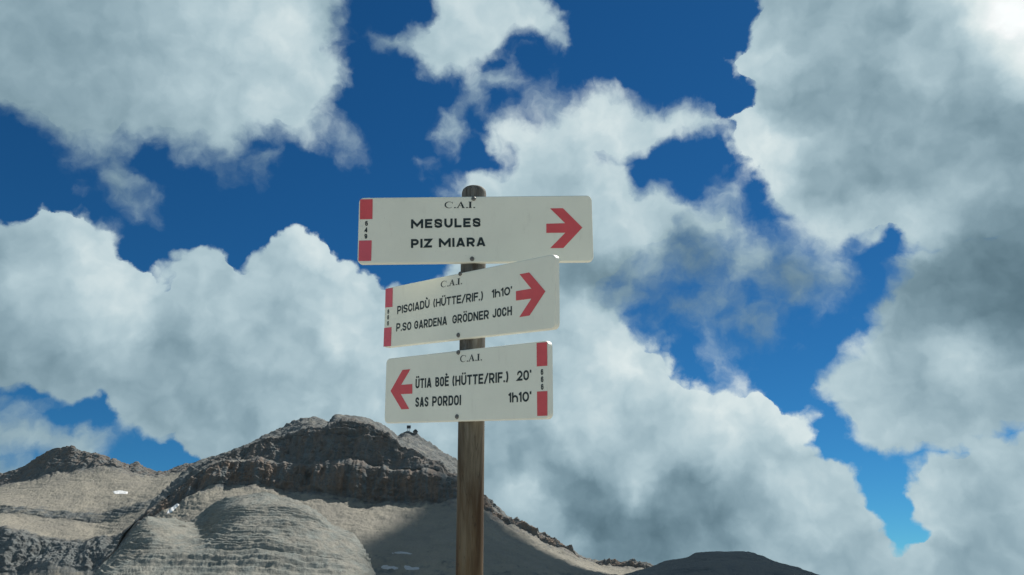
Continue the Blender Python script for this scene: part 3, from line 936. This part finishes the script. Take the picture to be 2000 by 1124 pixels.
mesh_obj('roof', V, [(0, 1, 6, 4), (3, 5, 7, 2), (0, 4, 5, 3), (1, 2, 7, 6), (4, 6, 7, 5), (0, 3, 2, 1)], M_roof, hut)
for k in (-2.6, 2.2):
    boxes('window', [(k - .5, k + .5, -3.62, -3.52, 2.6, 3.9)], M_glass, hut)
boxes('door', [(-.6, .6, -3.64, -3.52, .6, 3.0)], M_roof, hut)


# ------------------------------------------------------------------ a cloud high overhead, above the frame: the basin and the right-hand hill lie in its shade
def overhead_cloud():
    foot = np.array([(-185, 1390), (-215, 1180), (-118, 880), (-80, 640), (40, 430), (300, 330), (640, 380), (820, 800), (700, 1180), (420, 1270),
                     (300, 1290), (180, 1300), (70, 1360), (-20, 1400)], float)
    h = 4200.0
    shift = SUN[:2] / SUN[2] * h
    n = 110
    gx = np.linspace(-420, 1020, n)
    gy = np.linspace(180, 1650, n)
    X, Y = np.meshgrid(gx, gy)
    p3 = np.stack([X, Y, np.zeros_like(X)], -1)
    wx = X + 70 * fbm(p3 / 190.0, 5, .55)
    wy = Y + 70 * fbm(p3 / 190.0 + 40, 5, .55)
    sd = poly_sd(foot, wx, wy)
    th = 170 * np.sqrt(np.clip(sd, 0, 240) / 240)
    bil = .6 + .8 * np.abs(fbm(p3 / 160.0 + 9, 5, .55, ridged=True))
    top = np.stack([X, Y, th * bil], -1)
    bot = np.stack([X, Y, -th * .35 * bil], -1)
    m = (sd > -2)
    mask = m[:-1, :-1] | m[1:, :-1] | m[:-1, 1:] | m[1:, 1:]
    idx = np.arange(n * n).reshape(n, n)
    q = np.stack([idx[:-1, :-1], idx[:-1, 1:], idx[1:, 1:], idx[1:, :-1]], -1)[mask]
    Fc = [tuple(int(i) for i in r) for r in q] + [tuple(int(i) + n * n for i in r[::-1]) for r in q]
    V = np.concatenate([top.reshape(-1, 3), bot.reshape(-1, 3)])
    used = np.unique(np.array(Fc))
    re = -np.ones(len(V), int)
    re[used] = np.arange(len(used))
    o = mesh_obj('cloud', V[used], [tuple(int(re[i]) for i in f) for f in Fc], M_cloud, smooth=True)
    o.location = (shift[0], shift[1], h)
    o['label'] = 'white cumulus cloud high overhead above the dark basin'
    o['category'] = 'cloud'


overhead_cloud()


# ------------------------------------------------------------------ the signpost
A_ = at(917, 1110, 1.735)
B_ = at(926, 370, 1.665)
AX = (B_ - A_) / (B_[2] - A_[2])              # post axis per metre of height
R_POST = .0290


def axis_at(z):
    return A_ + AX * (z - A_[2])


root = empty('signpost', tuple(axis_at(0.0)))
root['label'] = 'weathered round wooden post carrying three white trail sign panels'
root['category'] = 'signpost'
ROOT = np.array(root.location)

# the post: a turned pole with a chamfered, slightly domed head
ztop = B_[2] + .002
prof = [(-.35, 1.0), (0, 1.0)] + [(z, 1.0) for z in np.linspace(.15, ztop - .016, 40)] + [(ztop - .011, .985), (ztop - .006, .93), (ztop - .002, .80), (ztop, .55), (ztop + .0008, .2)]
nseg = 48
V, Fc = [], []
for z, k in prof:
    c = axis_at(z)
    for j in range(nseg):
        a = 2 * math.pi * j / nseg
        wob = 1 + .012 * math.sin(2 * a + z * 1.3) + .008 * math.sin(5 * a + z * 4)
        V.append(c + np.array([math.cos(a), math.sin(a), 0]) * R_POST * k * wob - ROOT)
for i in range(len(prof) - 1):
    for j in range(nseg):
        Fc.append((i * nseg + j, i * nseg + (j + 1) % nseg, (i + 1) * nseg + (j + 1) % nseg, (i + 1) * nseg + j))
Fc.append(tuple(range((len(prof) - 1) * nseg, len(prof) * nseg)))
post = mesh_obj('post', V, Fc, M_wood, root, smooth=True)
post['label'] = 'round wooden post, grey at the head and brown below'


# ---- lettering: stroke-built capitals
def arc(cx, cy, rx, ry, a0, a1, n=10):
    return [(cx + rx * math.cos(math.radians(a0 + (a1 - a0) * i / n)), cy + ry * math.sin(math.radians(a0 + (a1 - a0) * i / n))) for i in range(n + 1)]


NAT = {'I': .0, '1': .42, '.': .0, "'": .0, '(': .42, ')': .42, '/': .75, ' ': .62, 'M': 1.45, 'J': .88, 'E': .88, 'F': .86, 'L': .84, 'T': .92, 'A': 1.1, 'h': .95}


def glyph(ch, w, t):
    """strokes of a capital of height 1 and width w, pen t: list of (points, closed)"""
    a = t / 2
    rx = w / 2 - a
    ry = min(max(rx, .12) * 1.05, .5 - a)
    cx = w / 2
    S = []
    add = lambda pts, closed=False: S.append((pts, closed))
    acc = None
    base = ch
    for full, b, m in (('Ü', 'U', 'd'), ('Ö', 'O', 'd'), ('Ù', 'U', 'g'), ('È', 'E', 'g')):
        if ch == full:
            base, acc = b, m
    c = base
    if c in 'O0':
        add(arc(cx, 1 - a - ry, rx, ry, 0, 180) + arc(cx, a + ry, rx, ry, 180, 360), True)
    elif c == 'C':
        add([(w - a, .72)] + arc(cx, 1 - a - ry, rx, ry, 0, 180) + arc(cx, a + ry, rx, ry, 180, 360) + [(w - a, .28)])
    elif c == 'G':
        add([(w - a, .74)] + arc(cx, 1 - a - ry, rx, ry, 0, 180) + arc(cx, a + ry, rx, ry, 180, 360) + [(w - a, .47), (w * .50, .47)])
    elif c == 'S':
        r2 = min(ry, .25 - a * .5)
        h1, h2 = .5 + r2 * .9, .5 - r2 * .9
        add([(w - a, .70)] + arc(cx, 1 - a - r2, rx, r2, 0, 180) + [(a, .70), (a + .04 * w, .60), (cx, .5), (w - a - .04 * w, .40), (w - a, .30)]
            + arc(cx, a + r2, rx, r2, 0, -180) + [(a, .30)])
    elif c == 'D':
        add([(a, a), (a, 1 - a)] + arc(w - a - rx * .95, 1 - a - ry, rx * .95, ry, 90, 0) + arc(w - a - rx * .95, a + ry, rx * .95, ry, 0, -90), True)
    elif c == 'U':
        add([(a, 1)] + arc(cx, a + ry, rx, ry, 180, 360) + [(w - a, 1)])
    elif c == 'J':
        add([(w - a, 1)] + arc(cx, a + ry, rx, ry, 0, -180) + [(a, .30)])
    elif c in 'PR':
        m = .42
        r2 = (1 - a - m) / 2
        add([(a, 0), (a, 1 - a)] + arc(w - a - rx * .9, 1 - a - r2, rx * .9, r2, 90, -90) + [(a, m)])
        if c == 'R':
            add([(w * .48, m), (w - a * .9, 0)])
    elif c == 'B':
        m = .52
        r1, r2 = (1 - a - m) / 2, (m - a) / 2
        add([(a, a), (a, 1 - a)] + arc(w - a - rx * .95, 1 - a - r1, rx * .85, r1, 90, -90) + [(a, m)])
        add([(a, m)] + arc(w - a - rx * .9, a + r2, rx * .9, r2, 90, -90) + [(a, a)])
    elif c == 'E':
        add([(w, 1 - a), (a, 1 - a), (a, a), (w, a)])
        add([(a, .51), (w * .9, .51)])
    elif c == 'F':
        add([(w, 1 - a), (a, 1 - a), (a, 0)])
        add([(a, .50), (w * .9, .50)])
    elif c == 'L':
        add([(a, 1), (a, a), (w, a)])
    elif c == 'T':
        add([(0, 1 - a), (w, 1 - a)])
        add([(cx, 1 - a), (cx, 0)])
    elif c == 'H':
        add([(a, 0), (a, 1)])
        add([(w - a, 0), (w - a, 1)])
        add([(a, .5), (w - a, .5)])
    elif c == 'I':
        add([(a, 0), (a, 1)])
    elif c == 'N':
        add([(a, 0), (a, 1)])
        add([(w - a, 0), (w - a, 1)])
        add([(a, 1 - t * .4), (w - a, t * .4)])
    elif c == 'M':
        add([(a, 0), (a, 1)])
        add([(w - a, 0), (w - a, 1)])
        add([(a, 1 - t * .5), (cx, .30), (w - a, 1 - t * .5)])
    elif c == 'A':
        k = t * 1.06
        S.append(([(0, 0), (k, 0), (cx + k * .45, 1), (cx - k * .55, 1)], 'poly'))
        S.append(([(w - k, 0), (w, 0), (cx + k * .55, 1), (cx - k * .45, 1)], 'poly'))
        add([(w * .22, .26), (w * .78, .26)])
    elif c == 'Z':
        add([(0, 1 - a), (w - a, 1 - a), (a, a), (w, a)])
    elif c == '1':
        add([(w - a, 0), (w - a, 1)])
        add([(w - a, .93), (w * .05, .72)])
    elif c == '2':
        add([(a, .70)] + arc(cx, 1 - a - ry, rx, ry, 180, -25) + [(a * 1.1, a), (w, a)])
    elif c == 'h':
        r2 = min(rx, .3)
        add([(a, 0), (a, 1)])
        add([(a, .52)] + arc(cx, .72 - a - r2, rx, r2, 160, 0) + [(w - a, 0)])
    elif c == '6':
        r2 = min(ry, .27)
        add(arc(cx, .56 - r2 + a * .4, rx, r2, 0, 180) + arc(cx, a + r2, rx, r2, 180, 360), True)
        add([(a, .35)] + arc(cx, 1 - a - ry, rx, ry, 180, 10))
    elif c == '9':
        return [([(w - x, 1 - y) for x, y in p], cl) for p, cl in glyph('6', w, t)]
    elif c == '4':
        add([(w * .72, 0), (w * .72, 1)])
        add([(w * .72, 1 - a), (a, .28), (w, .28)])
    elif c == '(':
        add(arc(w + .15, .5, w + .15 - a, .66, 128, 232))
    elif c == ')':
        add(arc(-.15, .5, w + .15 - a, .66, 52, -52))
    elif c == '/':
        add([(a * .5, -.02), (w - a * .5, 1.02)])
    elif c == '.':
        add([(a, 0), (a, t)])
    elif c == "'":
        add([(a, .72), (a, 1)])
    if acc == 'd':
        for x in (cx - w * .22, cx + w * .22):
            add([(x, 1.09), (x, 1.09 + t * .95)])
    elif acc == 'g':
        add([(cx - w * .28, 1.27), (cx + w * .08, 1.10)])
    return S


def ribbon(pts, closed, a):
    """a flat band of half-width a along a line, mitred: vertices, faces"""
    P = [np.array(p, float) for p in pts]
    Q = [P[0]]
    for p in P[1:]:
        if np.linalg.norm(p - Q[-1]) > 1e-5:
            Q.append(p)
    if closed and np.linalg.norm(Q[0] - Q[-1]) < 1e-5:
        Q.pop()
    n = len(Q)
    V = []
    for i in range(n):
        if closed or 0 < i < n - 1:
            d0 = Q[i] - Q[i - 1]
            d1 = Q[(i + 1) % n] - Q[i]
            d0 /= np.linalg.norm(d0)
            d1 /= np.linalg.norm(d1)
            n0, n1 = np.array([-d0[1], d0[0]]), np.array([-d1[1], d1[0]])
            m = n0 + n1
            m = m / max(.35, (m @ m)) * 2
        else:
            d = (Q[1] - Q[0]) if i == 0 else (Q[-1] - Q[-2])
            d /= np.linalg.norm(d)
            m = np.array([-d[1], d[0]])
        V += [Q[i] + m * a, Q[i] - m * a]
    Fc = []
    for i in range(n if closed else n - 1):
        j = (i + 1) % n
        Fc.append((2 * i, 2 * i + 1, 2 * j + 1, 2 * j))
    return V, Fc


def text_strokes(text, width, cap, pen, gap):
    """lay a word out to exactly this width; returns strokes scaled to metres"""
    t = pen
    fixed = sum(t for ch in text if NAT.get(ch, 1) == 0 and ch != ' ')
    fixed += gap * (len(text) - 1)
    nat = sum(NAT.get(ch, 1.0) for ch in text)
    w1 = (width / cap - fixed) / max(nat, 1e-6)
    out, x = [], 0.0
    for ch in text:
        k = NAT.get(ch, 1.0)
        w = t if k == 0 else w1 * k
        if ch != ' ':
            for p, cl in glyph(ch, w, t):
                V, Fc = (p, [tuple(range(len(p)))]) if cl == 'poly' else ribbon(p, cl, t / 2)
                out.append(([((x + q[0]) * cap, q[1] * cap) for q in V], Fc))
        x += w + gap
    return out


def serif_strokes(width, cap):
    """C.A.I. in a thin roman letter"""
    out = []

    def poly(pts, x):
        out.append(([((x + p[0]), p[1]) for p in pts], [tuple(range(len(pts)))]))
    # C
    n = 22
    ro, ri = [], []
    for i in range(n + 1):
        a = math.radians(42 + (318 - 42) * i / n)
        ro.append((.46 + .46 * math.cos(a), .5 + .52 * math.sin(a)))
        ri.append((.515 + .37 * math.cos(a), .5 + .455 * math.sin(a)))
    out.append((ro + ri, [(i, i + 1, n + 2 + i, n + 1 + i) for i in range(n)]))
    poly([(.80, .98), (.845, .98), (.845, .66), (.815, .66)], 0)
    # A
    x = 1.28
    poly([(.05, .03), (.135, .03), (.49, .96), (.44, 1.02)], x)
    poly([(.60, .03), (.81, .03), (.48, 1.02), (.38, .90)], x)
    poly([(.21, .32), (.64, .32), (.64, .37), (.22, .37)], x)
    poly([(-.04, 0), (.24, 0), (.24, .06), (-.04, .06)], x)
    poly([(.54, 0), (.90, 0), (.90, .06), (.54, .06)], x)
    # I
    x = 2.52
    poly([(.09, .04), (.29, .04), (.29, .96), (.09, .96)], x)
    poly([(0, 0), (.38, 0), (.38, .06), (0, .06)], x)
    poly([(0, .94), (.38, .94), (.38, 1.0), (0, 1.0)], x)
    # full stops
    for x in (1.03, 2.30, 3.06):
        poly([(.07 + .095 * math.cos(i * math.pi / 5), .07 + .095 * math.sin(i * math.pi / 5)) for i in range(10)], x)
    k = width / 3.2
    return [([(p[0] * k, p[1] * cap) for p in V], Fc) for V, Fc in out]


class Panel:
    """a trail sign panel: flat enamelled plate with rounded corners and a turned edge"""

    def __init__(self, psi, roll, lean, cz, co, W, H, label='', depth=.0125):
        u = np.array([math.cos(psi), -math.sin(psi), 0])
        n = np.array([-math.sin(psi), -math.cos(psi), 0])
        z = np.array([0, 0, 1.0])
        self.n = n * math.cos(lean) + z * math.sin(lean)
        z2 = z * math.cos(lean) - n * math.sin(lean)
        self.u = u * math.cos(roll) + z2 * math.sin(roll)
        self.v = -u * math.sin(roll) + z2 * math.cos(roll)
        self.c = axis_at(cz) + self.n * (.028 + .011) + self.u * co
        self.W, self.H = W, H
        rings = []
        for inset, dz in ((.0030, 0.0), (.0016, -.0004), (.0005, -.0014), (0, -.003), (0, -depth), (.004, -depth)):
            ring = []
            rad = .012 - inset
            for cx, cy, a0 in ((1, 1, 0), (-1, 1, 90), (-1, -1, 180), (1, -1, 270)):
                for k in range(7):
                    a = math.radians(a0 + 90 * k / 6)
                    ring.append((cx * (W / 2 - .012) + rad * math.cos(a), cy * (H / 2 - .012) + rad * math.sin(a), dz))
            rings.append(ring)
        n_ = len(rings[0])
        V = [self.P(*p) - ROOT for r in rings for p in r]
        Fc = [tuple(range(n_)), tuple(range(len(V) - 1, len(V) - n_ - 1, -1))]
        for i in range(len(rings) - 1):
            for j in range(n_):
                Fc.append((i * n_ + j, (i + 1) * n_ + j, (i + 1) * n_ + (j + 1) % n_, i * n_ + (j + 1) % n_))
        self.ob = mesh_obj('sign_panel', V, Fc, M_white, root)
        self.ob['label'] = label

    def P(self, a, b, h=0.0):
        return self.c + self.u * a + self.v * b + self.n * h

    def uv(self, x, y):
        """where a photo pixel's ray meets the panel's face"""
        r = ray(x, y)
        t = ((self.c - CAM) @ self.n) / (r @ self.n)
        p = CAM + r * t - self.c
        return np.array([p @ self.u, p @ self.v])

    def shape(self, name, px, mat, h=.0005):
        q = [self.uv(x, y) for x, y in px]
        V = [self.P(a, b, h) - ROOT for a, b in q]
        ar = sum(q[i - 1][0] * q[i][1] - q[i][0] * q[i - 1][1] for i in range(len(q)))
        f = list(range(len(V)))
        return mesh_obj(name, V, [tuple(f if ar > 0 else f[::-1])], mat, self.ob)

    def strokes(self, name, strokes_list, label=None):
        V, Fc = [], []
        k = 0
        for org, dirx, diry, strokes in strokes_list:
            for vs_, fs in strokes:
                h = .0005 + .00002 * (k % 9)
                k += 1
                Fc += [tuple(i + len(V) for i in f) for f in fs]
                for a, b in vs_:
                    w = org + dirx * a + diry * b
                    V.append(self.P(w[0], w[1], h) - ROOT)
        o = mesh_obj(name, V, Fc, M_black, self.ob)
        if label:
            o['label'] = label
        return o

    def line(self, words, pen, gap, label, name='lettering'):
        """words: (text, (x0, y0), (x1, y1), cap height px) with baseline ends as photo pixels"""
        L = []
        for text, p0, p1, cap in words:
            a, b = self.uv(*p0), self.uv(*p1)
            top = self.uv(p0[0] + .0, p0[1] - cap)
            d = b - a
            wd = np.linalg.norm(d)
            dx = d / wd
            dy = np.array([-dx[1], dx[0]])
            ch = abs((top - a) @ dy)
            st = serif_strokes(wd, ch) if text == 'CAI' else text_strokes(text, wd, ch, pen, gap)
            L.append((a, dx, dy, st))
        return self.strokes(name, L, label)

    def screw(self, x, y):
        a, b = self.uv(x, y)
        V, Fc = [], []
        n = 20
        rings = [(.0052, 0), (.0052, .0012), (.0044, .0026), (.0030, .0034), (.0018, .0035), (.0014, .0022)]
        for r, h in rings:
            for j in range(n):
                t = 2 * math.pi * j / n
                V.append(self.P(a + r * math.cos(t), b + r * math.sin(t), h) - ROOT)
        for i in range(len(rings) - 1):
            for j in range(n):
                Fc.append((i * n + j, i * n + (j + 1) % n, (i + 1) * n + (j + 1) % n, (i + 1) * n + j))
        Fc.append(tuple(range((len(rings) - 1) * n, len(rings) * n)))
        return mesh_obj('screw', V, Fc, M_steel, self.ob, smooth=True)


def z1(x, y):
    return (680 + x / 4.0, 350 + y / 4.0)


def z2(x, y):
    return (680 + x / 4.0, 570 + y / 4.0)


# yaw, roll, lean, height on the post, offset along the panel, width, height
PAN = [(.0011, .0103, -.1275, 2.2769, .0062, .5387, .1571),
       (.7984, -.1032, -.0962, 2.0999, -.0004, .5829, .1519),
       (.7365, -.0766, -.0856, 1.9205, -.0012, .5121, .1558)]
# top panel
s1 = Panel(*PAN[0], label='top white panel with red arrow pointing right, MESULES and PIZ MIARA')
s1.shape('stripe', [z1(93, 160), z1(192, 158), z1(190, 313), z1(92, 316)], M_red)
s1.shape('stripe', [z1(85, 482), z1(185, 480), z1(180, 640), z1(80, 642)], M_redpale)
s1.shape('arrow', [z1(1577, 230), z1(1678, 229), z1(1830, 380), z1(1681, 540), z1(1578, 541), z1(1697, 420), z1(1548, 422), z1(1548, 350), z1(1695, 346)], M_red)
s1.line([('CAI', z1(753, 228), z1(990, 227), 12.3)], 0, 0, 'C.A.I. in thin roman capitals')
s1.line([('MESULES', z1(491, 387), z1(1037, 375), 17.6)], .245, .19, 'MESULES in bold dark capitals')
s1.line([('PIZ', z1(491, 540), z1(655, 536), 17.4), ('MIARA', z1(709, 534), z1(1073, 525), 17.4)], .245, .17, 'PIZ MIARA in bold dark capitals')
s1.line([('6', z1(133, 367), z1(154, 366), 9.4), ('4', z1(127, 418), z1(151, 417), 9.4), ('9', z1(128, 467), z1(149, 466), 9.4)], .21, .1, '649 stacked between the red stripes', 'number')
s1.screw(*z1(980, 154))
s1.screw(*z1(968, 624))
# middle panel
s2 = Panel(*PAN[1], label='middle white panel turned to the left with red arrow pointing right')
s2.shape('stripe', [z1(293, 858), z1(350, 850), z1(347, 999), z1(290, 1005)], M_redpale)
s2.shape('stripe', [z2(282, 284), z2(340, 278), z2(335, 425), z2(277, 431)], M_redpale)
s2.shape('arrow', [z1(1340, 745), z1(1415, 730), z1(1542, 878), z1(1418, 1067), z1(1338, 1080), z1(1432, 935), z1(1312, 950), z1(1312, 877), z1(1432, 857)], M_red)
s2.line([('CAI', z1(724, 849), z1(890, 821), 12.0)], 0, 0, 'C.A.I. in thin roman capitals')
s2.line([('PISCIADÙ', z1(384, 1057), z1(636, 1006), 15.6), ('(HÜTTE/RIF.)', z1(666, 1002), z1(1053, 946), 15.6), ],
        .195, .118, 'PISCIADÙ (HÜTTE/RIF.) in narrow dark capitals')
s2.line([("1h10'", z1(1123, 931), z1(1281, 904), 16.2)], .195, .118, "1h10' in narrow dark figures")
s2.line([('P.SO', z2(376, 312), z2(493, 299), 15.8), ('GARDENA', z2(517, 294), z2(773, 259), 16.0), ('GRÖDNER', z2(815, 252), z2(1100, 212), 16.6), ('JOCH', z2(1128, 206), z2(1280, 184), 17.2)],
        .195, .118, 'P.SO GARDENA GRÖDNER JOCH in narrow dark capitals')
s2.line([('6', z2(307, 174), z2(320, 173), 8.6), ('6', z2(306, 219), z2(319, 218), 8.6), ('6', z2(305, 266), z2(318, 265), 8.6)], .20, .1, '666 stacked between the red stripes', 'number')
s2.screw(*z1(877, 741))
s2.screw(*z2(862, 340))
# bottom panel
s3 = Panel(*PAN[2], label='bottom white panel with red arrow pointing left and stripes on the right')
s3.shape('stripe', [z2(1473, 402), z2(1555, 393), z2(1557, 579), z2(1475, 585)], M_red)
s3.shape('stripe', [z2(1476, 781), z2(1557, 777), z2(1557, 969), z2(1478, 972)], M_red)
s3.shape('arrow', [z2(425, 612), z2(487, 606), z2(415, 729), z2(502, 722), z2(502, 797), z2(412, 801), z2(478, 917), z2(417, 920), z2(332, 777)], M_red)
s3.line([('CAI', z2(875, 552), z2(1045, 537), 13.0)], 0, 0, 'C.A.I. in thin roman capitals')
s3.line([('ÜTIA', z2(526, 757), z2(651, 748), 18.6), ('BOÈ', z2(681, 745), z2(787, 737), 18.8), ('(HÜTTE/RIF.)', z2(815, 737), z2(1252, 706), 19.0), ],
        .195, .118, 'ÜTIA BOÈ (HÜTTE/RIF.) in narrow dark capitals')
s3.line([("20'", z2(1320, 698), z2(1432, 690), 19.6)], .195, .118, "20' in narrow dark figures")
s3.line([('SAS', z2(525, 902), z2(627, 898), 18.8), ('PORDOI', z2(657, 896), z2(882, 887), 19.2), ],
        .195, .118, 'SAS PORDOI in narrow dark capitals')
s3.line([("1h10'", z2(1254, 867), z2(1432, 858), 19.2)], .195, .118, "1h10' in narrow dark figures")
s3.line([('6', z2(1506, 651), z2(1525, 650), 11.2), ('6', z2(1507, 708), z2(1526, 707), 11.2), ('6', z2(1508, 767), z2(1527, 766), 11.2)], .20, .1, '666 stacked between the red stripes', 'number')
s3.screw(*z2(862, 475))
s3.screw(*z2(851, 977))
